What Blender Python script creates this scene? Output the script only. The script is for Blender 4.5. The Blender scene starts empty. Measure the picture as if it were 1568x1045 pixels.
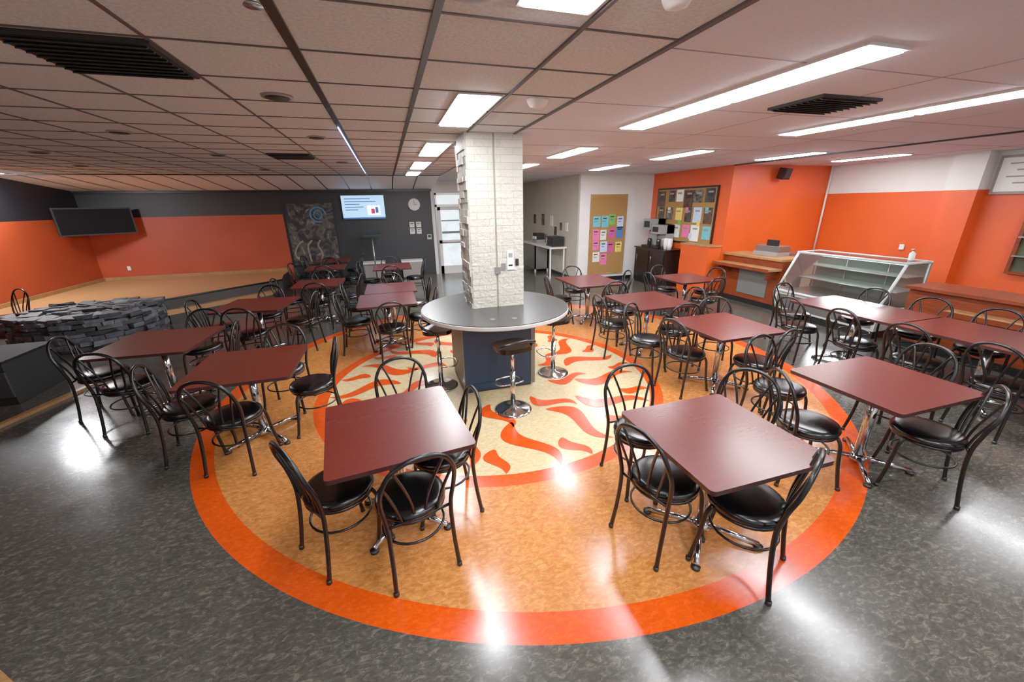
import bpy, math, random
from mathutils import Matrix, Vector
random.seed(7)
H=2.8
# ------------------------------------------------------------------ materials
def s2l(c): return c/12.92 if c<=.04045 else ((c+.055)/1.055)**2.4
def hx(h):
    h=h.lstrip('#'); return tuple(s2l(int(h[i:i+2],16)/255) for i in (0,2,4))+(1,)
MATS={}
def mat(name,col,rough=.5,metal=0,noise=0,nscale=20,bump=0,bscale=60,coat=0,emit=None,estr=0,spec=.5,col2=None,stretch=None):
    if name in MATS: return MATS[name]
    m=bpy.data.materials.new(name); m.use_nodes=True; nt=m.node_tree; b=nt.nodes['Principled BSDF']
    b.inputs['Base Color'].default_value=hx(col); b.inputs['Roughness'].default_value=rough; b.inputs['Metallic'].default_value=metal
    b.inputs['Coat Weight'].default_value=coat; b.inputs['Specular IOR Level'].default_value=spec
    tc=nt.nodes.new('ShaderNodeTexCoord'); src=tc.outputs['Object']
    if stretch:
        mp=nt.nodes.new('ShaderNodeMapping'); mp.inputs['Scale'].default_value=stretch; nt.links.new(src,mp.inputs[0]); src=mp.outputs[0]
    if noise or col2:
        n=nt.nodes.new('ShaderNodeTexNoise'); n.inputs['Scale'].default_value=nscale; n.inputs['Detail'].default_value=3; nt.links.new(src,n.inputs['Vector'])
        r=nt.nodes.new('ShaderNodeValToRGB'); c=hx(col); k=noise
        r.color_ramp.elements[0].position=.35; r.color_ramp.elements[1].position=.65
        if col2: r.color_ramp.elements[0].color=hx(col2); r.color_ramp.elements[1].color=c
        else:
            r.color_ramp.elements[0].color=tuple(v*(1-k) for v in c[:3])+(1,); r.color_ramp.elements[1].color=tuple(min(1,v*(1+k)) for v in c[:3])+(1,)
        nt.links.new(n.outputs['Fac'],r.inputs[0]); nt.links.new(r.outputs[0],b.inputs['Base Color'])
    if bump:
        n=nt.nodes.new('ShaderNodeTexNoise'); n.inputs['Scale'].default_value=bscale; nt.links.new(src,n.inputs['Vector'])
        bp=nt.nodes.new('ShaderNodeBump'); bp.inputs['Strength'].default_value=bump; bp.inputs['Distance'].default_value=.01
        nt.links.new(n.outputs['Fac'],bp.inputs['Height']); nt.links.new(bp.outputs[0],b.inputs['Normal'])
    if emit:
        b.inputs['Emission Color'].default_value=hx(emit); b.inputs['Emission Strength'].default_value=estr
    MATS[name]=m; return m

# ------------------------------------------------------------------ mesh builder
class MB:
    def __init__(s): s.v=[];s.f=[];s.m=[];s.s=[];s.mats=[]
    def mi(s,m):
        if m not in s.mats: s.mats.append(m)
        return s.mats.index(m)
    def add(s,vs,fs,m,smooth=False):
        o=len(s.v); s.v+=[tuple(v) for v in vs]; k=s.mi(m)
        for f in fs: s.f.append([i+o for i in f]); s.m.append(k); s.s.append(smooth)
    def bx(s,x0,x1,y0,y1,z0,z1,m):
        s.add([(x0,y0,z0),(x1,y0,z0),(x1,y1,z0),(x0,y1,z0),(x0,y0,z1),(x1,y0,z1),(x1,y1,z1),(x0,y1,z1)],
              [(0,3,2,1),(4,5,6,7),(0,1,5,4),(1,2,6,5),(2,3,7,6),(3,0,4,7)],m)
    def rbox(s,c,sz,m,rot=0,tilt=0,jit=0):
        R=Matrix.Rotation(rot,3,'Z')@Matrix.Rotation(tilt,3,'X'); a,b,d=[q/2 for q in sz]
        vs=[Vector(c)+R@Vector(p) for p in [(-a,-b,-d),(a,-b,-d),(a,b,-d),(-a,b,-d),(-a,-b,d),(a,-b,d),(a,b,d),(-a,b,d)]]
        if jit: vs=[v+Vector([random.uniform(-jit,jit) for _ in range(3)]) for v in vs]
        s.add(vs,[(0,3,2,1),(4,5,6,7),(0,1,5,4),(1,2,6,5),(2,3,7,6),(3,0,4,7)],m)
    def lathe(s,prof,m,c=(0,0,0),n=28,smooth=True):
        vs=[];fs=[]
        for r,z in prof:
            for i in range(n):
                a=2*math.pi*i/n; vs.append((c[0]+r*math.cos(a),c[1]+r*math.sin(a),c[2]+z))
        for j in range(len(prof)-1):
            for i in range(n):
                k=(i+1)%n; fs.append((j*n+i,j*n+k,(j+1)*n+k,(j+1)*n+i))
        fs.append(tuple(reversed(range(n)))); fs.append(tuple((len(prof)-1)*n+i for i in range(n)))
        s.add(vs,fs,m,smooth)
    def prism(s,poly,z0,z1,m,mside=None):
        n=len(poly)
        vs=[(x,y,z0) for x,y in poly]+[(x,y,z1) for x,y in poly]
        s.add(vs,[tuple(range(n,2*n))],m); s.add(vs,[tuple(reversed(range(n)))]+[(i,(i+1)%n,n+(i+1)%n,n+i) for i in range(n)],mside or m)
    def tube(s,pts,r,m,n=8,closed=False):
        pts=[Vector(p) for p in pts]; N=len(pts); vs=[];fs=[]
        up=None
        for i,p in enumerate(pts):
            a=pts[(i-1)%N] if (closed or i>0) else p; b=pts[(i+1)%N] if (closed or i<N-1) else p
            t=(b-a).normalized()
            if up is None:
                up=Vector((0,0,1)) if abs(t.z)<.9 else Vector((0,1,0))
            u=(up-t*up.dot(t)).normalized(); up=u; w=t.cross(u)
            for j in range(n):
                g=2*math.pi*j/n; vs.append(p+(u*math.cos(g)+w*math.sin(g))*r)
        L=N if closed else N-1
        for i in range(L):
            for j in range(n):
                k=(j+1)%n; q=(i+1)%N; fs.append((i*n+j,i*n+k,q*n+k,q*n+j))
        if not closed: fs.append(tuple(reversed(range(n)))); fs.append(tuple((N-1)*n+j for j in range(n)))
        s.add(vs,fs,m,True)
    def mesh(s,name):
        me=bpy.data.meshes.new(name); me.from_pydata(s.v,[],s.f); 
        for m in s.mats: me.materials.append(m)
        me.polygons.foreach_set('material_index',s.m); me.polygons.foreach_set('use_smooth',s.s); me.update()
        return me
    def obj(s,name,loc=(0,0,0),rot=0,bevel=0):
        return place(s.mesh(name),name,loc,rot,bevel)
def place(me,name,loc=(0,0,0),rot=0,bevel=0):
    o=bpy.data.objects.new(name,me); o.location=loc; o.rotation_euler=(0,0,rot); bpy.context.collection.objects.link(o)
    if bevel:
        b=o.modifiers.new('bevel','BEVEL'); b.width=bevel; b.segments=2; b.limit_method='ANGLE'; b.angle_limit=math.radians(50)
    return o
def cr(pts,k=6):
    pts=[Vector(p) for p in pts]; out=[]
    for i in range(len(pts)-1):
        p0=pts[max(i-1,0)];p1=pts[i];p2=pts[i+1];p3=pts[min(i+2,len(pts)-1)]
        for j in range(k):
            t=j/k; out.append(.5*((2*p1)+(p2-p0)*t+(2*p0-5*p1+4*p2-p3)*t*t+(3*p1-p0-3*p2+p3)*t**3))
    out.append(pts[-1]); return out
D=math.radians
# ------------------------------------------------------------------ common mats
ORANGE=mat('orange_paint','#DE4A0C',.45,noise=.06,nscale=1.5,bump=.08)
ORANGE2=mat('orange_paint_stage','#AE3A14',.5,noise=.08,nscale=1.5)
NAVY=mat('charcoal_paint','#12141a',.5,noise=.1,nscale=2)
WHITE=mat('white_paint','#DEDCD8',.5,noise=.03,nscale=3)
BEIGE=mat('beige_paint','#BFB7A4',.5,noise=.04,nscale=3)
BLACKM=mat('black_metal','#050506',.3,metal=.2)
VINYL=mat('black_vinyl','#040405',.22,bump=.05,bscale=300)
CHROME=mat('chrome','#C8CACC',.12,metal=1)
STEEL=mat('brushed_steel','#A8A9A8',.3,metal=.9)
BLACK=mat('black_plastic','#070708',.4)
GRID=mat('grid_dark','#463f3f',.6)
GRIDL=mat('grid_soft','#8d8480',.6)
LAMP=mat('lamp_diffuser','#ffffff',.4,emit='#FAFBFF',estr=38)
LAMP2=mat('lamp_diffuser_stage','#ffffff',.4,emit='#FAFBFF',estr=110)
PAPER=mat('paper_white','#E4E4DE',.7)
WOODT=mat('wood_tan','#A0703E',.4,noise=.2,nscale=4,stretch=(1,12,1))
WOODR=mat('wood_cherry','#7A2C0C',.4,noise=.25,nscale=4,stretch=(1,1,14),spec=.3)
TABLE=mat('burgundy_laminate','#58170F',.27,noise=.07,nscale=4,stretch=(2,12,2))
TEDGE=mat('burgundy_edge','#2e0b0c',.4)
# ------------------------------------------------------------------ floor
ICX,ICY=1.06,4.48
def floor_mat():
    m=bpy.data.materials.new('marmoleum_floor'); m.use_nodes=True; nt=m.node_tree; N=nt.nodes; L=nt.links; b=N['Principled BSDF']
    tc=N.new('ShaderNodeTexCoord'); pos=tc.outputs['Object']
    def dist(cx,cy):
        s=N.new('ShaderNodeVectorMath'); s.operation='DISTANCE'; s.inputs[1].default_value=(cx,cy,0); L.new(pos,s.inputs[0]); return s.outputs['Value']
    def lt(v,t):
        k=N.new('ShaderNodeMath'); k.operation='LESS_THAN'; k.inputs[1].default_value=t; L.new(v,k.inputs[0]); return k.outputs[0]
    mp=N.new('ShaderNodeMapping'); mp.inputs['Scale'].default_value=(1,1.9,1); mp.inputs['Rotation'].default_value=(0,0,.5); L.new(pos,mp.inputs[0])
    n=N.new('ShaderNodeTexNoise'); n.inputs['Scale'].default_value=21; n.inputs['Detail'].default_value=4; n.inputs['Roughness'].default_value=.72; n.inputs['Distortion'].default_value=.8; L.new(mp.outputs[0],n.inputs['Vector'])
    def mott(c1,c2,c3):
        r=N.new('ShaderNodeValToRGB'); e=r.color_ramp.elements; e[0].position=.36; e[0].color=hx(c1); e[1].position=.68; e[1].color=hx(c3)
        q=e.new(.52); q.color=hx(c2); L.new(n.outputs['Fac'],r.inputs[0]); return r.outputs[0]
    def mix(f,a,bb):
        k=N.new('ShaderNodeMix'); k.data_type='RGBA'; L.new(f,k.inputs[0]); L.new(a,k.inputs[6]); L.new(bb,k.inputs[7]); return k.outputs[2]
    gray=mott('#34322d','#413e38','#646056'); tan=mott('#AE5F26','#C27434','#D68E4C'); cream=mott('#BEA576','#CDB587','#DAC79E'); org=mott('#CF3C06','#DB4208','#E25014')
    do=dist(1.54,4.71); di=dist(ICX,ICY)
    c=mix(lt(do,3.60),gray,org); c=mix(lt(do,3.43),c,tan); c=mix(lt(di,2.07),c,org); c=mix(lt(di,1.93),c,cream)
    L.new(c,b.inputs['Base Color'])
    n2=N.new('ShaderNodeTexNoise'); n2.inputs['Scale'].default_value=3.5; n2.inputs['Detail'].default_value=4; L.new(pos,n2.inputs['Vector'])
    mr=N.new('ShaderNodeMapRange'); mr.inputs[3].default_value=.1; mr.inputs[4].default_value=.27; L.new(n2.outputs['Fac'],mr.inputs[0]); L.new(mr.outputs[0],b.inputs['Roughness'])
    bp=N.new('ShaderNodeBump'); bp.inputs['Strength'].default_value=.06; bp.inputs['Distance'].default_value=.01; L.new(n2.outputs['Fac'],bp.inputs['Height']); L.new(bp.outputs[0],b.inputs['Normal'])
    return m
g=MB(); g.bx(-7.3,10,-3.1,14.8,-.1,0,floor_mat()); g.obj('floor')
FL=mat('flame_orange_inlay','#D23E08',.2,noise=.08,nscale=11)
g=MB()
def flame(cx,cy,ang,Ln,w,amp,flip=1):
    n=24; cs=[]
    for i in range(n+1):
        t=i/n; y=(t-.5)*Ln; x=flip*amp*math.sin(2*math.pi*t*.9)*(1-.2*t); ww=w*(math.sin(math.pi*t**.7)**.8 if 0<t<1 else 0)*.5+.002
        cs.append((x,y,ww))
    vs=[]
    for x,y,ww in cs:
        for sgn in (-1,1):
            xx=x+sgn*ww; vs.append((cx+xx*math.cos(ang)-y*math.sin(ang),cy+xx*math.sin(ang)+y*math.cos(ang),.003))
    g.add(vs,[(2*i,2*i+1,2*i+3,2*i+2) for i in range(n)],FL)
for k in range(15):
    a=2*math.pi*k/15+.1; r=1.45+.08*(k%2); flame(ICX+r*math.cos(a),ICY+r*math.sin(a),a-math.pi/2+.18,.82,.19,.13,1 if k%3 else -1)
for k in range(9):
    a=2*math.pi*k/9+.35; r=.98; flame(ICX+r*math.cos(a),ICY+r*math.sin(a),a-math.pi/2+.3,.55,.15,.1)
for k in range(15):
    a=2*math.pi*(k+.5)/15+.1; r=1.75; flame(ICX+r*math.cos(a),ICY+r*math.sin(a),a-math.pi/2+.2,.36,.14,.05)
g.obj('flame_floor_inlay')
# ------------------------------------------------------------------ shell
CEIL=mat('ceiling_tile','#C8CCCE',.8,noise=.12,nscale=60,bump=.15,bscale=120)
CEILR=mat('ceiling_tile_smooth','#CDCFDA',.75,noise=.05,nscale=60)
PANEL=mat('soffit_panel','#F4F4F6',.6)
g=MB(); g.bx(-7.3,1.38,-3.1,10.5,H,H+.1,CEIL); g.bx(1.38,10,-3.1,10.5,H,H+.1,CEILR); g.bx(1.38,10,10.5,14.8,H,H+.1,CEILR)
g.obj('ceiling')
g=MB()
g.add([(-7.3,10.5,H),(1.38,10.5,H),(1.38,12.82,2.56),(-7.3,12.82,2.56),(-7.3,10.5,H+.08),(1.38,10.5,H+.08),(1.38,12.82,2.66),(-7.3,12.82,2.66)],
      [(0,3,2,1),(4,5,6,7),(0,1,5,4),(1,2,6,5),(2,3,7,6),(3,0,4,7)],PANEL)
x=-6.7
while x<1.4:
    g.add([(x-.014,10.5,H-.006),(x+.014,10.5,H-.006),(x+.014,12.82,2.552),(x-.014,12.82,2.552)],[(0,3,2,1)],BLACK); x+=.58
g.bx(-7.2,1.38,12.76,12.82,2.5,2.56,BLACK)
g.bx(-7.2,1.38,10.46,10.52,H-.02,H,BLACK)
g.obj('ceiling_soffit_panels')
g=MB()
xs=[-.32-.58*i for i in range(1,12)]
for x in xs: g.bx(x-.008,x+.008,-3,10.5,H-.006,H,GRID)
for x,w in ((-.32,.03),(.27,.022),(.88,.012),(1.38,.02)): g.bx(x-w/1.4,x+w/1.4,-3,10.5,H-.012,H,BLACK if w>.02 else GRID)
y=2.37-.54*9
while y<10.5:
    g.bx(-7.2,1.38,y-.006,y+.006,H-.005,H,GRID); y+=.54
y=2.37-.54*9+.1
while y<12:
    g.bx(1.38,9.9,y-.003,y+.003,H-.003,H,GRIDL); y+=1.08
for x in (3.4,5.3,9.1): g.bx(x-.003,x+.003,-3,9.9 if x>5 else 12,H-.003,H,GRIDL)
g.bx(7.08,7.14,-3,7.2,H-.02,H,BLACK)
g.obj('ceiling_grid_bars')
VENT=mat('vent_black','#0c0b0b',.7)
def vent(x0,x1,y0,y1):
    v=MB(); v.bx(x0,x1,y0,y1,H-.02,H,VENT)
    n=9
    for i in range(n):
        yy=y0+.03+(y1-y0-.06)*i/(n-1); v.rbox(((x0+x1)/2,yy,H-.026),(x1-x0-.04,.03,.006),VENT,0,.5)
    v.bx(x0+.02,x1-.02,y0+.02,y1-.02,H-.022,H-.018,VENT)
    v.obj('ceiling_vent')
vent(-1.46,-.9,2.4,2.92); vent(-1.45,-.92,6.5,7.0); vent(3.05,3.65,2.4,2.85); vent(-6.4,-5.9,8.3,8.9)
def can(x,y,r=.075):
    v=MB(); v.lathe([(r+.02,-.012),(r+.02,0)],GRIDL,(x,y,H)); v.lathe([(r,-.016),(r,-.008)],VENT,(x,y,H))
    v.obj('recessed_downlight')
for x,y in ((-.6,3.3),(-.61,5.0),(-2.3,5.0),(-2.1,6.8),(-4.6,8.6),(2.0,6.9),(-.6,7.6),(-2.1,9.1),(-4,6.8)): can(x,y)
def smoke(x,y,k=1):
    v=MB(); v.lathe([(.03*k,-.05*k),(.06*k,-.04*k),(.075*k,-.015*k),(.08*k,0)],WHITE,(x,y,H)); v.obj('smoke_detector')
smoke(1.13,3.02); smoke(1.1,1.5,.7)
v=MB(); v.lathe([(.012,-.07),(.012,0)],STEEL,(-.34,1.75,H),12); v.lathe([(.03,-.075),(.025,-.068)],STEEL,(-.34,1.75,H),16); v.obj('sprinkler_head')
v=MB(); v.lathe([(.09,-.015),(.12,-.008),(.125,0)],GRIDL,(.36,1.6,H)); v.obj('ceiling_speaker')
def troffer(x0,x1,y0,y1,m=None):
    v=MB(); v.bx(x0-.02,x1+.02,y0-.02,y1+.02,H-.015,H,WHITE); v.bx(x0,x1,y0,y1,H-.022,H-.014,m or LAMP); v.obj('fluorescent_ceiling_light')
for a,b in ((-1.6,-.5),(.6,1.66),(2.94,4.02),(5.15,6.4),(7.3,8.6),(9.4,10.4)): troffer(.56,.82,a,b)
for a,b in ((-1.6,-.5),(1.64,2.68),(2.72,3.82)): troffer(2.3,2.55,a,b); troffer(4.32,4.57,a,b)
for a,b in ((5.2,6.38),(7.4,8.6)): troffer(2.55,2.8,a,b); troffer(4.45,4.7,a,b)
troffer(6.55,6.8,5.1,6.2); troffer(8.45,8.7,5.05,6.2); troffer(-6.95,-6.7,9.3,10.3,LAMP2); troffer(8.3,8.55,1.6,2.8); troffer(-3.8,-3.55,-1.6,-.5)
SLIT=mat('blue_led','#88aaff',.5,emit='#9DB8FF',estr=4)
v=MB(); v.bx(-.335,-.325,4.3,9.8,H-.02,H-.01,SLIT); v.obj('led_strip_light')
# walls
YB=12.82
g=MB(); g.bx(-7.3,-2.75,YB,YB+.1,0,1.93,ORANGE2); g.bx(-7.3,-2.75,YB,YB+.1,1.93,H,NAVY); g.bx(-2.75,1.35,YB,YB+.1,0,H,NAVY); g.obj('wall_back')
g=MB(); g.bx(1.35,1.45,YB,YB+.1,0,H,WHITE); g.bx(1.45,2.35,YB,YB+.1,2.45,H,WHITE); g.bx(2.35,3.3,YB,YB+.1,0,H,WHITE); g.obj('wall_entry')
g=MB(); g.bx(3.2,3.3,YB+.1,14.7,0,H,WHITE); g.obj('wall_entry_side')
g=MB(); g.bx(3.2,5,14.7,14.8,0,H,BEIGE); g.obj('wall_corridor')
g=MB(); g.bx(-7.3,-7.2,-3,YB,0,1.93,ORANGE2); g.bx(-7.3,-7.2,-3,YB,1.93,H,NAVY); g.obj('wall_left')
g=MB(); g.bx(4.9,5,10,14.7,0,H,BEIGE); g.obj('wall_alcove_side')
g=MB(); g.bx(4.9,7.1,9.9,10,0,H,WHITE); g.obj('wall_alcove')
g=MB(); g.bx(7.1,7.2,7.3,9.9,0,H,ORANGE); g.obj('wall_posters')
g=MB(); g.bx(7.1,10,7.2,7.3,0,H,ORANGE); g.obj('wall_servery')
g=MB(); g.bx(9.9,10,-3,7.2,0,2.2,ORANGE); g.bx(9.9,10,-3,7.2,2.2,H,WHITE); g.bx(9.65,9.9,4.5,4.95,0,2.2,ORANGE); g.bx(9.65,9.9,4.5,4.95,2.2,H,WHITE); g.obj('wall_right')
g=MB(); g.bx(-7.3,10,-3.1,-3,0,H,WHITE); g.obj('wall_front')
g=MB(); g.bx(4.88,4.9,9.86,14.7,0,.1,BLACK); g.bx(4.9,6.6,9.88,9.9,0,.1,BLACK); g.obj('baseboard_alcove')
g=MB(); g.bx(-2.8,1.35,12.8,12.82,0,.1,BLACK); g.obj('baseboard_back')
GLASSB=mat('lobby_glow_glass','#C8D4D8',.08,emit='#DDE8EC',estr=.6,noise=.3,nscale=3)  # panes emit to stand in for the bright lobby beyond the door
LOBD=mat('lobby_shadow','#4a5054',.3,emit='#707a80',estr=.25)
g=MB()
for a,b in ((1.455,1.51),(2.29,2.345)): g.bx(a,b,12.78,12.9,0,2.445,STEEL)
g.bx(1.455,2.345,12.78,12.9,2.05,2.12,STEEL); g.bx(1.455,2.345,12.78,12.9,2.39,2.445,STEEL)
g.bx(1.51,2.29,12.84,12.86,2.12,2.39,GLASSB)
g.bx(1.51,2.29,12.82,12.87,0,.25,WHITE); g.bx(1.51,2.29,12.82,12.87,.95,1.05,WHITE); g.bx(1.51,2.29,12.82,12.87,1.95,2.05,WHITE)
g.bx(1.51,1.61,12.82,12.87,0,2.05,WHITE); g.bx(2.19,2.29,12.82,12.87,0,2.05,WHITE); g.bx(1.6,2.2,12.84,12.86,.25,1.95,GLASSB)
g.bx(1.62,2.18,12.835,12.842,1.25,1.32,LOBD); g.bx(1.62,2.18,12.835,12.842,1.62,1.66,LOBD)
g.tube([(1.6,12.78,.98),(2.2,12.78,.98)],.015,STEEL)
g.obj('door_1')
# stage
SD=mat('stage_face','#2c2927',.5,noise=.1); ST=mat('stage_wood','#A87647',.35,noise=.15,nscale=3,stretch=(1,9,1))
g=MB(); g.prism([(-7.19,YB-.01),(-7.19,8.95),(-5.5,9.0),(-4.5,9.5),(-2.72,11.2),(-2.85,12.0),(-2.85,YB-.01)],0,.38,ST,SD)
g.tube([(-7.1,8.96,.375),(-5.5,9.0,.375),(-4.5,9.5,.375),(-2.72,11.2,.375)],.02,BLACK)
g.prism([(-4.4,8.98),(-4.2,8.9),(-2.75,10.3),(-2.74,11.15),(-4.5,9.48)],0,.18,ST,SD)
g.obj('stage_platform')
g=MB(); g.bx(-7.18,-2.9,12.79,12.81,.38,.46,WOODT); g.bx(-7.19,-7.16,9,12.79,.38,.46,WOODT); g.obj('baseboard_stage')
# stone
STN=[mat('slate_%d'%i,c,.6,noise=.45,nscale=9,bump=1,bscale=12) for i,c in enumerate(('#3e3f44','#2b2c30','#58595e','#1c1d20'))]
g=MB()
arc=cr([(-4.2,8.45,0),(-4.38,7.95,0),(-4.85,7.62,0),(-5.4,7.68,0),(-5.8,7.95,0)],8)
back=[(-5.75,8.45),(-5.2,8.72),(-4.6,8.78),(-4.3,8.7)]
g.prism([(p.x,p.y+.08) for p in arc]+back,0,.47,STN[3])
def along(pts,step):
    out=[]; acc=0
    for a,b in zip(pts[:-1],pts[1:]):
        d=(b-a); L_=d.length
        while acc<L_: out.append((a+d*(acc/L_),math.atan2(d.y,d.x))); acc+=step*random.uniform(.8,1.2)
        acc-=L_
    return out
full=arc+[Vector((x,y,0)) for x,y in back]+[arc[0]]
z=0
while z<.5:
    hh=random.uniform(.05,.09)
    for p,an in along(full,.15):
        g.rbox((p.x,p.y+.1*z,z+hh/2),(random.uniform(.13,.26),random.uniform(.22,.34),hh),random.choice(STN[:3]+STN),an+random.uniform(-.25,.25),random.uniform(-.12,.12),.012)
    z+=hh
for _ in range(90):
    px=random.uniform(-5.7,-4.3); py=random.uniform(7.95,8.65)
    if (px+5.0)**2/.75**2+(py-8.3)**2/.5**2<1.25: g.rbox((px,py,.49+random.uniform(0,.07)),(random.uniform(.14,.3),random.uniform(.12,.22),random.uniform(.06,.1)),random.choice(STN),random.uniform(-.5,.5),random.uniform(-.2,.2),.015)
g.obj('stacked_stone_barrier',bevel=.007)
PD=mat('partition_dark','#0f1013',.5,noise=.1)
g=MB(); g.bx(-6.6,-4.3,5.55,6.3,.0,.5,PD); g.bx(-6.62,-4.28,5.53,6.32,.5,.53,mat('partition_top','#0b0b0d',.7,spec=.2)); g.bx(-6.6,-4.3,5.53,5.55,.1,.4,mat('partition_gray','#24262a',.5)); g.obj('low_dark_cabinet',bevel=.005)
g=MB(); g.prism([(-4.12,4.9),(-4.05,4.9),(-3.75,5.95),(-3.82,5.95)],0,.035,WOODT); g.obj('wood_floor_edging')
# ------------------------------------------------------------------ column & bar
def brick():
    m=bpy.data.materials.new('painted_brick'); m.use_nodes=True; nt=m.node_tree;N=nt.nodes;L=nt.links;b=N['Principled BSDF']
    tc=N.new('ShaderNodeTexCoord'); sp=N.new('ShaderNodeSeparateXYZ'); L.new(tc.outputs['Object'],sp.inputs[0]); ad=N.new('ShaderNodeMath'); L.new(sp.outputs[0],ad.inputs[0]); L.new(sp.outputs[1],ad.inputs[1])
    cb=N.new('ShaderNodeCombineXYZ'); L.new(ad.outputs[0],cb.inputs[0]); L.new(sp.outputs[2],cb.inputs[1])
    br=N.new('ShaderNodeTexBrick'); br.inputs['Scale'].default_value=5; br.inputs['Mortar Size'].default_value=.012; br.inputs['Brick Width'].default_value=1.4; br.inputs['Row Height'].default_value=.36
    br.inputs['Color1'].default_value=hx('#BAB7AA'); br.inputs['Color2'].default_value=hx('#C6C3B7'); br.inputs['Mortar'].default_value=hx('#A6A192'); L.new(cb.outputs[0],br.inputs['Vector'])
    L.new(br.outputs['Color'],b.inputs['Base Color']); b.inputs['Roughness'].default_value=.45
    n=N.new('ShaderNodeTexNoise'); n.inputs['Scale'].default_value=26; n.inputs['Detail'].default_value=4; L.new(tc.outputs['Object'],n.inputs['Vector'])
    mm=N.new('ShaderNodeMath'); mm.operation='MULTIPLY_ADD'; mm.inputs[1].default_value=-.8; L.new(br.outputs['Fac'],mm.inputs[0]); L.new(n.outputs['Fac'],mm.inputs[2])
    bp=N.new('ShaderNodeBump'); bp.inputs['Strength'].default_value=1; bp.inputs['Distance'].default_value=.016; L.new(mm.outputs[0],bp.inputs['Height']); L.new(bp.outputs[0],b.inputs['Normal'])
    return m
BR=brick(); SW=mat('white_split_stone','#B6B2A6',.6,noise=.15,nscale=12,bump=.6,bscale=20)
X0,X1,Y0,Y1=.86,1.47,4.38,4.9
g=MB(); g.bx(X0,1.14,Y0,Y1,.95,H,BR); g.bx(1.14,1.16,Y0+.012,Y1,.95,H,mat('joint','#98937f',.7)); g.bx(1.16,X1,Y0,Y1,.95,H,BR)
z=.95
while z<H-.01:
    hh=min(random.uniform(.05,.09),H-z); y=Y0+.01
    while y<Y1-.02:
        w=min(random.uniform(.1,.25),Y1-y); d=random.uniform(.01,.035); g.bx(X0-d,X0+.01,y,y+w-.002,z,z+hh-.002,SW); y+=w
    z+=hh
g.bx(1.2,1.25,Y0-.012,Y0,1.38,1.46,STEEL); g.bx(1.27,1.35,Y0-.012,Y0,1.38,1.6,PAPER); g.bx(1.285,1.335,Y0-.014,Y0-.01,1.52,1.57,GRIDL); g.bx(1.285,1.335,Y0-.014,Y0-.01,1.42,1.44,BLACK); g.bx(1.37,1.41,Y0-.008,Y0,1.42,1.5,BLACK)
g.bx(1.12,1.19,Y0-.012,Y0,1.34,1.42,STEEL)
g.obj('brick_column',bevel=.004)
BT=mat('bar_top_gray','#353433',.32,noise=.12,nscale=60,spec=.35); BE=mat('bar_edge_white','#C8C6C2',.3); BB=mat('bar_panel_blue','#14283F',.5,noise=.1,nscale=3,spec=.3)
TRIM=mat('bar_trim_taupe','#655b4c',.5)
g=MB(); cx,cy=1.13,4.45; g.lathe([(.85,.895),(.87,.9),(.875,.91),(.875,.938),(.87,.942)],BE,(cx,cy,0),64,False); g.lathe([(.868,.94),(.868,.95)],BT,(cx,cy,0),64,False)
g.bx(.66,1.5,4.1,4.95,.04,.9,BB); g.bx(.69,1.47,4.13,4.92,0,.05,BLACK); g.bx(.65,.66,4.1,4.95,.04,.9,TRIM)
g.bx(1.46,1.51,4.09,4.14,.04,.9,TRIM)
g.bx(.65,1.51,4.094,4.1,.04,.12,BB)
for dx,dy in ((-.18,-.58),(.05,-.62)): g.lathe([(.03,.95),(.03,.954)],STEEL,(cx+dx,cy+dy,0),16,False)
g.obj('round_bar_counter')
# ------------------------------------------------------------------ chairs / tables / stools
def chair():
    g=MB()
    half=[(.195,-.23,.0),(.185,-.2,.22),(.185,-.185,.44),(.205,-.205,.6),(.2,-.24,.72),(.155,-.262,.82),(.08,-.272,.868),(0,-.275,.88)]
    path=half+[(-x,y,z) for x,y,z in reversed(half[:-1])]
    g.tube(cr(path,5),.0135,BLACKM,8)
    for s in (-1,1):
        g.tube(cr([(s*.03,-.185,.44),(s*.045,-.2,.56),(s*.085,-.23,.7),(s*.135,-.26,.83)],5),.0088,BLACKM,6)
        g.tube(cr([(s*.1,-.185,.44),(s*.13,-.2,.56),(s*.16,-.225,.66),(s*.192,-.246,.745)],5),.0088,BLACKM,6)
    g.tube([(-.185,-.185,.44),(0,-.195,.44),(.185,-.185,.44)],.009,BLACKM,6)
    for s in (-1,1):
        g.tube(cr([(s*.15,.13,.425),(s*.165,.155,.36),(s*.175,.17,.2),(s*.195,.2,0)],4),.0135,BLACKM,8)
        for yy in (.2,-.23): g.lathe([(.017,0),(.016,.025)],BLACK,(s*.195,yy,0),8)
    g.tube([(.183*math.cos(a),-.015+.18*math.sin(a),.27) for a in [2*math.pi*i/24 for i in range(24)]],.008,BLACKM,6,True)
    g.tube([(.195*math.cos(a),-.005+.19*math.sin(a),.42) for a in [2*math.pi*i/28 for i in range(28)]],.012,BLACKM,6,True)
    g.lathe([(.185,.422),(.205,.435),(.21,.455),(.2,.475),(.17,.487),(.1,.492),(.02,.493)],VINYL,(0,.0,0),32)
    return g.mesh('dining_chair')
CH=chair()
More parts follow.
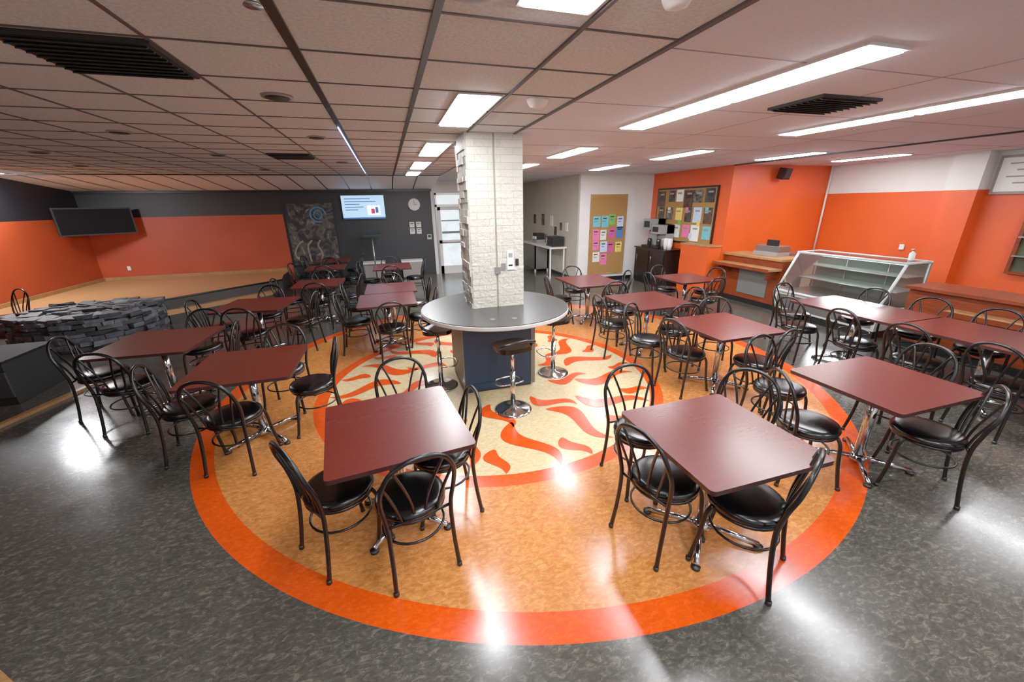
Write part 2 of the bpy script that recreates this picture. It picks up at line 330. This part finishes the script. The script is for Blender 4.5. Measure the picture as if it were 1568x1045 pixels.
def table(w,d,name='dining_table'):
    g=MB(); n=5; rr=.03; poly=[]
    for sx,sy,a0 in ((1,1,0),(-1,1,90),(-1,-1,180),(1,-1,270)):
        for i in range(n+1):
            a=D(a0+90*i/n); poly.append((sx*(w/2-rr)+rr*math.cos(a),sy*(d/2-rr)+rr*math.sin(a)))
    poly=[]
    for sx,sy,a0 in ((1,1,0),(-1,1,90),(-1,-1,180),(1,-1,270)):
        for i in range(n+1):
            a=D(a0+90*i/n); poly.append((sx*(w/2-rr)+rr*math.cos(a),sy*(d/2-rr)+rr*math.sin(a)))
    g.prism(poly,.722,.75,TABLE,TEDGE)
    g.bx(-.15,.15,-.15,.15,.71,.722,BLACK)
    g.lathe([(.035,.06),(.035,.71)],CHROME,(0,0,0),20)
    g.lathe([(.06,.03),(.06,.055),(.038,.09)],CHROME,(0,0,0),20)
    for k in range(4):
        a=D(45+90*k); c,s=math.cos(a),math.sin(a)
        g.tube([(c*.03,s*.03,.055),(c*.18,s*.18,.045),(c*.34,s*.34,.028)],.02,CHROME,8)
        g.lathe([(.028,0),(.028,.02)],BLACK,(c*.34,s*.34,0),10)
    return g.mesh(name)
TM={}
def put_table(x,y,w=.85,d=.87,rot=0,z=0):
    k=(w,d)
    if k not in TM: TM[k]=table(w,d)
    place(TM[k],'dining_table',(x,y,z),rot,0)
def put_chair(x,y,deg,z=0): place(CH,'dining_chair',(x,y,z),D(deg))
def four(x,y,off=.5,sides='LRNF',offy=None,j=.05,z=0):
    oy=offy or off
    for s in sides:
        a=random.uniform(-12,12); q=random.uniform(-j,j)
        if s=='L': put_chair(x-off,y+q,-90+a,z)
        if s=='R': put_chair(x+off,y+q,90+a,z)
        if s=='N': put_chair(x+q,y-oy,a,z)
        if s=='F': put_chair(x+q,y+oy,180+a,z)
put_table(-.1,2.38,.84,.88,D(6.5))
put_chair(-.47,2.25,-58); put_chair(-.05,2.03,14); put_chair(.18,2.42,95); put_chair(-.02,2.97,184)
put_table(1.79,1.63,.83,.84)
put_chair(1.5,1.69,-78); put_chair(1.82,1.38,30); put_chair(2.28,1.95,115); put_chair(1.68,2.2,176)
put_table(3.55,1.82,.92,.8)
put_chair(2.95,1.88,-115); put_chair(3.66,1.52,36); put_chair(3.3,2.42,185); put_chair(4.15,2.0,85)
put_table(3.56,3.41,.88,.86)
put_chair(3.12,3.45,-80); put_chair(3.62,2.98,15); put_chair(3.95,3.88,150); put_chair(2.98,3.98,-150)
put_table(3.51,4.76,.9,.95); four(3.51,4.76,.55)
put_table(3.43,6.45,.9,1.05); four(3.43,6.45,.55,'LRNF',.62)
put_table(5.2,6.0,.85,.85); four(5.2,6.0,.5)
put_table(5.75,3.42,.88,1.24); put_table(5.75,2.17,.88,1.22)
for y in (3.75,3.05,2.45,1.8): put_chair(5.22,y,-90+random.uniform(-12,12)); put_chair(6.3,y,90+random.uniform(-12,12))
put_chair(5.75,4.25,180)
put_table(-1.37,3.9,.87,.88); put_chair(-1.42,3.5,-14); put_chair(-.88,3.95,100); put_chair(-1.85,3.8,-80); put_chair(-1.25,4.45,175)
put_table(-2.52,5.0,.93,.93,D(-4)); put_chair(-2.65,4.55,-10); put_chair(-3.1,5.0,-85); put_chair(-2.05,5.0,95); put_chair(-2.4,5.6,180)
put_table(-1.99,6.57,.93,.88,D(-8)); four(-1.99,6.57,.55)
put_table(-.13,6.2,.84,.9); put_table(-.06,7.13,.84,.9); 
for y in (6.15,7.1): put_chair(-.6,y,-90); put_chair(.36,y,90)
put_chair(-.1,5.65,5); put_chair(-.05,7.7,180)
put_table(-1.35,8.1,.85,.85); four(-1.35,8.1)
put_table(0,9.8,.85,1.0); four(0,9.8,.5,'LRNF',.6)
put_table(-1.5,10.3,.85,.85); four(-1.5,10.3)
put_table(-1.5,11.7,.85,.85); four(-1.5,11.7,.5,'LRN')
put_chair(-6.2,8.45,150)
def stool():
    g=MB(); g.lathe([(.2,0),(.2,.012),(.17,.022),(.05,.035),(.03,.06)],CHROME,n=36); g.lathe([(.028,.04),(.028,.45)],CHROME); g.lathe([(.018,.45),(.018,.7)],CHROME)
    g.tube(cr([(-.02,0,.3),(-.14,.03,.3),(-.13,.17,.3),(0,.2,.3),(.13,.17,.3),(.14,.03,.3),(.02,0,.3)],5),.009,CHROME,8)
    g.lathe([(.06,.69),(.08,.705)],BLACK)
    g.prism([(.19*math.copysign(abs(math.cos(a))**.6,math.cos(a)),.17*math.copysign(abs(math.sin(a))**.6,math.sin(a))) for a in [2*math.pi*i/28 for i in range(28)]],.705,.75,VINYL)
    g.tube(cr([(-.18,-.05,.74),(-.17,-.16,.8),(0,-.19,.83),(.17,-.16,.8),(.18,-.05,.74)],5),.016,BLACKM,8)
    return g.mesh('bar_stool')
BS=stool()
for x,y,a in ((.42,4.45,-95),(1.08,3.6,10),(1.86,4.36,95),(1.5,5.45,190)): place(BS,'bar_stool',(x,y,0),D(a))
# ------------------------------------------------------------------ back wall items
g=MB(); SCR=mat('screen_slide','#9FC4E8',.2,emit='#A9CDEB',estr=.7)
g.bx(-1.2,.0,12.74,12.79,1.74,2.42,BLACK); g.bx(-1.18,-.02,12.735,12.742,1.76,2.4,SCR)
TX=mat('slide_text','#2E5A9A',.4,emit='#2E5A9A',estr=.5); SR=mat('slide_red','#C03050',.4,emit='#C03050',estr=.5); SWH=mat('slide_white','#ffffff',.4,emit='#ffffff',estr=.8)
for i,(a,b) in enumerate(((-1.1,-.4),(-1.1,-.25),(-1.1,-.7),(-1.1,-.6),(-1.1,-.75))): g.bx(a,b,12.73,12.736,2.3-i*.075,2.32-i*.075,TX)
g.bx(-1.18,-.02,12.73,12.736,1.76,1.8,TX); g.bx(-.5,-.15,12.731,12.736,1.86,2.12,SWH); g.bx(-.4,-.3,12.727,12.731,1.9,2.04,SR); g.bx(-.28,-.2,12.727,12.731,1.92,2.08,TX)
g.bx(-.75,-.45,12.79,12.81,1.95,2.2,STEEL); g.obj('television_screen')
g=MB(); g.rbox((0,0,0),(1.35,.06,.62),BLACK); g.rbox((0,-.032,0),(1.29,.006,.56),mat('tv_off','#060607',.4,spec=.1)); g.rbox((0,.12,0),(.3,.2,.3),STEEL); o=g.obj('corner_television',(-6.6,12.2,1.87),D(38))
def art():
    m=bpy.data.materials.new('mural_art'); m.use_nodes=True; nt=m.node_tree;N=nt.nodes;L=nt.links;b=N['Principled BSDF']
    tc=N.new('ShaderNodeTexCoord'); n=N.new('ShaderNodeTexNoise'); n.inputs['Scale'].default_value=3; n.inputs['Detail'].default_value=5; n.inputs['Distortion'].default_value=2; L.new(tc.outputs['Object'],n.inputs['Vector'])
    r=N.new('ShaderNodeValToRGB'); e=r.color_ramp.elements; e[0].position=.4;e[0].color=hx('#0d0d10');e[1].position=.72;e[1].color=hx('#94866f')
    for p,c in ((.48,'#22212a'),(.54,'#54462f'),(.6,'#2a3844')): q=e.new(p); q.color=hx(c)
    L.new(n.outputs['Fac'],r.inputs[0]); L.new(r.outputs[0],b.inputs['Base Color']); b.inputs['Roughness'].default_value=.5; return m
g=MB(); g.bx(-2.7,-1.42,12.77,12.81,.5,2.24,BLACK); g.bx(-2.67,-1.45,12.765,12.771,.53,2.21,art())
BLU=mat('art_blue','#3E7FB0',.5,noise=.2)
g.tube([(-1.85+.2*math.cos(a),12.765,1.9+.2*math.sin(a)) for a in [2*math.pi*i/20 for i in range(17)]],.02,BLU); g.tube([(-1.85+.1*math.cos(a),12.765,1.9+.12*math.sin(a)) for a in [2*math.pi*i/20 for i in range(20)]],.015,BLU,8,True)
SK=mat('art_pale','#7d776a',.6,noise=.3)
for dx in (-.35,-.12,.1): g.tube(cr([(-2.1+dx,12.768,.6),(-2.05+dx*1.6,12.768,.8),(-2.1+dx*1.2,12.768,1.05),(-2.0+dx,12.768,1.2)],5),.025,SK)
g.obj('framed_mural_poster')
g=MB(); 
def ring_y(cx,cz,y0,y1,r,m):
    vs=[];n=32
    for yy in (y0,y1):
        for i in range(n): a=2*math.pi*i/n; vs.append((cx+r*math.cos(a),yy,cz+r*math.sin(a)))
    g.add(vs,[tuple(range(n)),tuple(reversed(range(n,2*n)))]+[(i,n+i,n+(i+1)%n,(i+1)%n) for i in range(n)],m)
ring_y(.84,2.13,12.77,12.81,.19,BLACK); ring_y(.84,2.13,12.76,12.775,.17,PAPER)
g.rbox((.84,12.757,2.19),(.012,.004,.13),BLACK); g.rbox((.88,12.757,2.13),(.09,.004,.012),BLACK)
for k in range(12): a=k*math.pi/6; g.rbox((.84+.145*math.cos(a),12.757,2.13+.145*math.sin(a)),(.014,.004,.014),BLACK)
g.obj('analog_clock')
for x,z in ((.72,1.55),(.92,1.55),(.72,1.36),(.92,1.36)):
    g=MB(); g.bx(x-.07,x+.07,12.805,12.815,z-.08,z+.08,PAPER); g.bx(x-.05,x+.05,12.803,12.806,z+.03,z+.05,BLACK); g.bx(x-.05,x+.03,12.803,12.806,z-.02,z,GRIDL); g.obj('notice_sheet')
g=MB(); g.bx(1.15,1.28,12.79,12.815,1.1,1.25,STEEL); g.bx(1.17,1.26,12.785,12.79,1.16,1.23,BLACK); g.obj('thermostat')
g=MB(); g.lathe([(.2,0),(.2,.02),(.02,.04)],BLACKM); g.lathe([(.02,.03),(.02,1.35)],STEEL,n=12); g.rbox((0,0,1.38),(.5,.3,.03),BLACKM,0,.5); g.rbox((0,-.12,1.32),(.5,.04,.05),BLACKM); g.obj('music_stand',(-.45,12.0,0),.1)
g=MB()
for s in (-.8,.3): g.bx(s,s+.6,12.3,12.7,.05,.5,STEEL); g.bx(s-.02,s+.62,12.28,12.72,.5,.54,WHITE); g.bx(s+.03,s+.57,12.29,12.3,.1,.45,GRIDL); g.bx(s+.02,s+.58,12.32,12.68,0,.05,BLACK)
g.obj('low_storage_cabinet')
g=MB(); g.bx(-6.62,-6.55,12.79,12.815,.62,.72,PAPER); g.obj('electrical_outlet')
# ------------------------------------------------------------------ alcove items
CORK=mat('cork','#9A6E34',.8,noise=.15,nscale=60)
g=MB(); g.bx(5.2,6.3,9.86,9.89,.18,2.3,WOODT); g.bx(5.25,6.25,9.855,9.862,.23,2.25,CORK)
cols=['#5FB4BF','#E06898','#DADAD2','#E8C85A','#6CB04A','#C6488A','#B9CEE4','#3E6FB0']
PM=[mat('flyer_%d'%i,c,.7,noise=.12,nscale=25) for i,c in enumerate(cols)]
for i in range(14):
    px=5.3+(i%4)*.235+random.uniform(-.02,.02); pz=1.76-(i//4)*.33+random.uniform(-.05,.05); q=[0,0,4,6,1,2,5,7,1,6,5,3,2,1][i]; w_=random.uniform(.17,.22); g.bx(px,px+w_,9.848,9.856,pz-random.uniform(.25,.32),pz,PM[q]); g.bx(px+.03,px+.15,9.846,9.849,pz-.08,pz-.05,BLACK); g.bx(px+.03,px+.12,9.846,9.849,pz-.15,pz-.13,PM[7])
g.obj('cork_notice_board')
g=MB(); g.bx(7.06,7.09,7.5,9.62,1.1,2.42,BLACKM); g.bx(7.055,7.065,7.54,9.58,1.14,2.38,CORK)
DK=[mat('poster_dark_%d'%i,c,.5,noise=.5,nscale=10,col2=c2) for i,(c,c2) in enumerate((('#4a443a','#0c0c10'),('#5a3a26','#0c0d10'),('#7a7064','#141216')))]
seq=[DK[0],DK[2],DK[1],PAPER,DK[0],DK[1], DK[1],PM[6],DK[0],PM[3],DK[2],DK[0], PM[0],PAPER,PM[1],PM[2],DK[1],PM[6]]
for i in range(18):
    yy=7.58+(i%6)*.335+random.uniform(-.02,.02); zz=2.36-(i//6)*.41+random.uniform(-.02,.01); hh=random.uniform(.27,.4); g.bx(7.045,7.056,yy,yy+random.uniform(.22,.33),zz-hh,zz,seq[i]); g.bx(7.042,7.046,yy+.05,yy+.2,zz-.1,zz-.06,GRIDL)
for i in range(8):
    yy=7.7+i*.22; zz=1.95-.3*(i%3); g.bx(7.043,7.045,yy,yy+.1,zz-.13,zz,PM[(i*3)%8])
g.obj('poster_display_board')
g=MB(); 
for i,(yy,zz,s) in enumerate(((13.2,1.6,.3),(12.4,1.6,.35),(11.7,1.58,.3),(11.4,1.3,.25),(11.0,1.45,.22),(10.6,1.45,.22))):
    g.bx(4.885,4.898,yy,yy+s*.7,zz-s/2,zz+s/2,[DK[0],DK[2],PAPER][i%3]); 
g.obj('corridor_posters')
g=MB(); g.bx(4.35,4.88,10.6,13.2,.86,.9,WHITE)
for yy in (10.65,11.9,13.1): g.bx(4.38,4.42,yy,yy+.04,0,.86,WHITE); g.bx(4.8,4.84,yy,yy+.04,0,.86,WHITE)
g.bx(4.38,4.84,11.9,13.1,.1,.84,STEEL)
g.obj('corridor_counter')
g=MB(); g.bx(4.5,4.85,10.75,11.25,.9,1.18,BLACK); g.bx(4.49,4.5,10.8,11.1,.94,1.14,mat('oven_glass','#22262a',.08)); g.tube([(4.48,11.13,.94),(4.48,11.13,1.14)],.008,STEEL); g.bx(4.485,4.5,11.16,11.23,.95,1.15,GRIDL); g.obj('microwave_oven')
g=MB(); g.bx(4.5,4.8,12.1,12.5,.9,1.0,GRIDL); g.bx(4.52,4.78,12.12,12.48,1.0,1.2,BLACK); g.bx(4.49,4.52,12.15,12.45,1.02,1.1,PAPER); g.obj('office_printer')
g=MB(); g.bx(6.5,7.08,8.35,9.6,.05,.92,BLACK); g.bx(6.52,7.06,8.37,9.58,0,.05,BLACK); g.bx(6.47,7.09,8.32,9.63,.92,.95,BLACKM)
for yy in (8.37,8.98): g.bx(6.485,6.5,yy,yy+.58,.1,.88,BLACKM); g.tube([(6.475,yy+.5,.6),(6.475,yy+.5,.75)],.008,STEEL)
g.obj('beverage_cabinet')
MST=mat('machine_body','#8c8c8a',.35)
def machine(x,y,z,h):
    g=MB(); g.bx(x-.22,x+.22,y-.17,y+.17,z,z+.05,BLACK); g.bx(x,x+.22,y-.17,y+.17,z+.05,z+h,MST); g.bx(x-.22,x+.22,y-.17,y+.17,z+h*.62,z+h,MST); g.bx(x-.225,x-.22,y-.12,y+.12,z+h*.7,z+h*.92,BLACK)
    g.lathe([(.05,0),(.06,.04),(.06,.14),(.045,.17)],mat('carafe','#1b1512',.1),(x-.09,y,z+.05),16); g.lathe([(.02,-.04),(.02,0)],BLACK,(x-.1,y,z+h*.62),10); g.obj('coffee_maker',bevel=.008)
machine(6.8,9.3,.95,.72); machine(6.8,8.92,.95,.58)
for k,(y,r) in enumerate(((8.55,.06),(8.41,.06),(8.68,.05))):
    g=MB(); g.lathe([(r*.75,0),(r,.12),(r*1.02,.24),(r*.9,.27)],[PAPER,WHITE,STEEL][k],(6.66,y,.95),18); g.obj('paper_cup_stack')
g=MB(); g.bx(6.75,7.09,7.2,8.1,0,1.12,ORANGE); g.bx(6.73,7.09,7.18,8.12,1.12,1.15,WOODT); g.obj('orange_half_partition')
# ------------------------------------------------------------------ servery counter
GR=mat('panel_gray','#6f706a',.4,metal=.2)
g=MB(); g.bx(7.2,7.75,5.75,7.19,0,.96,WOODR); g.bx(7.15,7.8,5.75,7.19,.96,1.0,WOODT); g.bx(6.85,7.2,5.75,7.15,.78,.82,WOODT)
g.bx(6.84,6.86,5.75,7.15,.77,.83,WOODR); g.bx(7.18,7.2,6.0,6.7,.2,.7,GR); g.bx(7.17,7.2,5.75,7.19,0,.1,BLACK)
for yy in (5.85,6.95): g.prism([(7.2,yy),(6.92,yy),(7.2,yy+.03)],.6,.78,WOODR)
g.obj('servery_counter_ledge')
g=MB(); g.bx(7.15,7.65,-1.5,3.68,0,.86,WOODR); g.bx(7.05,7.7,-1.5,3.7,.86,.9,WOODR); g.bx(6.75,7.05,-1.5,3.1,.66,.69,WOODT); g.bx(6.74,6.76,-1.5,3.1,.64,.7,WOODR); g.bx(7.13,7.15,-1.5,3.68,0,.1,BLACK); g.bx(7.12,7.15,-1.5,3.68,.45,.5,WOODT)
for k in range(9): g.bx(6.85,7.15,-1.3+.5*k,-1.27+.5*k,.55,.66,WOODR)
g.obj('servery_counter')
GL=bpy.data.materials.new('display_glass'); GL.use_nodes=True
nt=GL.node_tree; nt.nodes.clear(); o=nt.nodes.new('ShaderNodeOutputMaterial'); tr=nt.nodes.new('ShaderNodeBsdfTransparent'); tr.inputs[0].default_value=(.9,.96,.94,1); gl=nt.nodes.new('ShaderNodeBsdfGlossy'); gl.inputs['Roughness'].default_value=.03; mx=nt.nodes.new('ShaderNodeMixShader'); fr=nt.nodes.new('ShaderNodeFresnel'); fr.inputs[0].default_value=1.55
nt.links.new(fr.outputs[0],mx.inputs[0]); nt.links.new(tr.outputs[0],mx.inputs[1]); nt.links.new(gl.outputs[0],mx.inputs[2]); nt.links.new(mx.outputs[0],o.inputs[0])
g=MB(); y0,y1=3.92,5.66; WF=mat('case_frame','#C9CECB',.3); CB=mat('case_interior','#69756e',.25)
g.bx(7.05,7.95,y0,y1,0,.12,BLACK); g.bx(7.05,7.95,y0,y1,.12,.45,WF); g.bx(7.04,7.05,y0+.05,y1-.05,.16,.4,STEEL)
g.bx(7.92,7.95,y0,y1,.45,1.14,CB)
# glazed roof with steel rim
g.add([(7.4,y0,1.16),(7.93,y0,1.16),(7.93,y1,1.16),(7.4,y1,1.16)],[(0,1,2,3)],GL)
g.tube([(7.93,y0,1.15),(7.93,y1,1.15)],.02,WF)
for yy in (y0,y1-.04):
    g.tube([(7.03,yy+.02,.45),(7.4,yy+.02,1.14)],.022,WF); g.tube([(7.4,yy+.02,1.15),(7.93,yy+.02,1.15)],.02,WF); g.tube([(7.93,yy+.02,.45),(7.93,yy+.02,1.15)],.018,WF)
    g.add([(7.05,yy+.02,.45),(7.9,yy+.02,.45),(7.9,yy+.02,1.14),(7.4,yy+.02,1.14)],[(0,1,2,3)],GL)
g.tube([(7.03,y0,.46),(7.03,y1,.46)],.022,WF); g.tube([(7.4,y0,1.15),(7.4,y1,1.15)],.02,WF)
g.add([(7.03,y0,.47),(7.03,y1,.47),(7.4,y1,1.14),(7.4,y0,1.14)],[(0,1,2,3)],GL)
for z,x in ((.7,7.4),(.92,7.55)): g.bx(x,7.9,y0+.04,y1-.04,z,z+.01,mat('shelf','#A6AFAA',.15)); g.tube([(x,y0+.04,z),(x,y1-.04,z)],.008,STEEL)
g.bx(7.1,7.9,y0+.04,y1-.04,.45,.47,STEEL); g.bx(7.5,7.54,y0+.1,y1-.1,1.11,1.14,mat('case_lamp','#ffffff',.5,emit='#F4FFFA',estr=2))
for yy in (4.4,5.05): g.tube([(7.85,yy,.47),(7.85,yy,1.14)],.012,STEEL)
g.obj('glass_display_case')
g=MB(); g.bx(7.4,7.75,6.1,6.65,1.0,1.08,GRIDL); g.bx(7.45,7.75,6.1,6.65,1.08,1.2,STEEL); g.rbox((7.5,6.3,1.24),(.05,.25,.16),BLACK); g.obj('cash_register',bevel=.006)
g=MB(); g.lathe([(.035,0),(.038,.02),(.038,.11),(.015,.13),(.012,.15)],WHITE,(0,0,0),16); g.lathe([(.018,.15),(.018,.165)],mat('cap_red','#B03020',.4),(0,0,0),12); g.rbox((-.02,0,.172),(.05,.015,.012),WHITE); g.obj('sanitizer_bottle',(7.75,4.1,1.162))
g=MB(); g.rbox((0,0,0),(.2,.16,.22),BLACK,0,.25); g.rbox((0,-.09,0),(.16,.01,.17),VENT,0,.25); g.rbox((0,.1,.02),(.04,.1,.04),STEEL); g.obj('loudspeaker',(8.3,7.03,2.62))
g=MB(); g.tube([(9.82,7.14,.9),(9.82,7.14,H)],.02,WHITE); g.obj('conduit_pipe')
g=MB(); g.bx(9.85,9.89,3.7,4.44,2.12,2.72,GRIDL); g.bx(9.845,9.852,3.74,4.4,2.16,2.68,PAPER)
for k in range(4): g.bx(9.84,9.846,3.85,4.3-.1*(k%2),2.58-k*.1,2.6-k*.1,GRIDL)
g.obj('framed_sign')
GRN=mat('green_shelf_wall','#3A4018',.6,noise=.3,nscale=4)
g=MB(); g.bx(9.86,9.89,2.2,3.85,.9,1.8,GRN); g.bx(9.82,9.89,2.15,3.9,.86,.9,WOODR); g.bx(9.82,9.89,3.85,3.9,.9,1.84,WOODR); g.bx(9.82,9.89,2.15,3.9,1.8,1.84,WOODR)
for z in (1.15,1.45): g.bx(9.72,9.88,2.2,3.85,z,z+.02,STEEL)
for k in range(7): g.bx(9.75,9.85,2.3+.2*k,2.42+.2*k,1.17,1.17+.12+.02*(k%3),random.choice([WHITE,BLACK,PM[3],PM[4]]))
g.obj('kitchen_shelf_unit')
g=MB(); g.bx(9.87,9.89,5.4,5.48,1.1,1.2,PAPER); g.obj('light_switch_plate')
g=MB(); g.bx(8.6,9.4,6.75,7.18,0,.9,WHITE); g.bx(8.58,9.42,6.73,7.19,.9,.94,STEEL); g.bx(8.62,8.98,6.74,6.75,.1,.85,BEIGE); g.bx(9.02,9.38,6.74,6.75,.1,.85,BEIGE); g.obj('back_work_counter')
g=MB(); g.prism([(-2.1,2.0),(-1.88,1.82),(-2.1,1.2),(-3.2,1.2),(-3.2,2.9)],0,.012,WOODT); g.obj('wood_floor_threshold')
# ------------------------------------------------------------------ world, camera
w=bpy.data.worlds.new('world'); bpy.context.scene.world=w; w.use_nodes=True; w.node_tree.nodes['Background'].inputs[0].default_value=(.8,.85,1,1); w.node_tree.nodes['Background'].inputs[1].default_value=.3
cd=bpy.data.cameras.new('camera'); co=bpy.data.objects.new('camera',cd); bpy.context.collection.objects.link(co); bpy.context.scene.camera=co
cd.sensor_width=36; cd.lens=600/1568*36; cd.clip_start=.05
R=Matrix.Rotation(-D(16.7),3,'Z')@Matrix.Rotation(math.pi/2-D(19.3),3,'X')@Matrix.Rotation(-D(1.0),3,'Z')
co.matrix_world=Matrix.Translation((0,0,2.1))@R.to_4x4()
sc=bpy.context.scene; sc.view_settings.view_transform='Standard'; sc.view_settings.exposure=.28; sc.view_settings.gamma=1.33
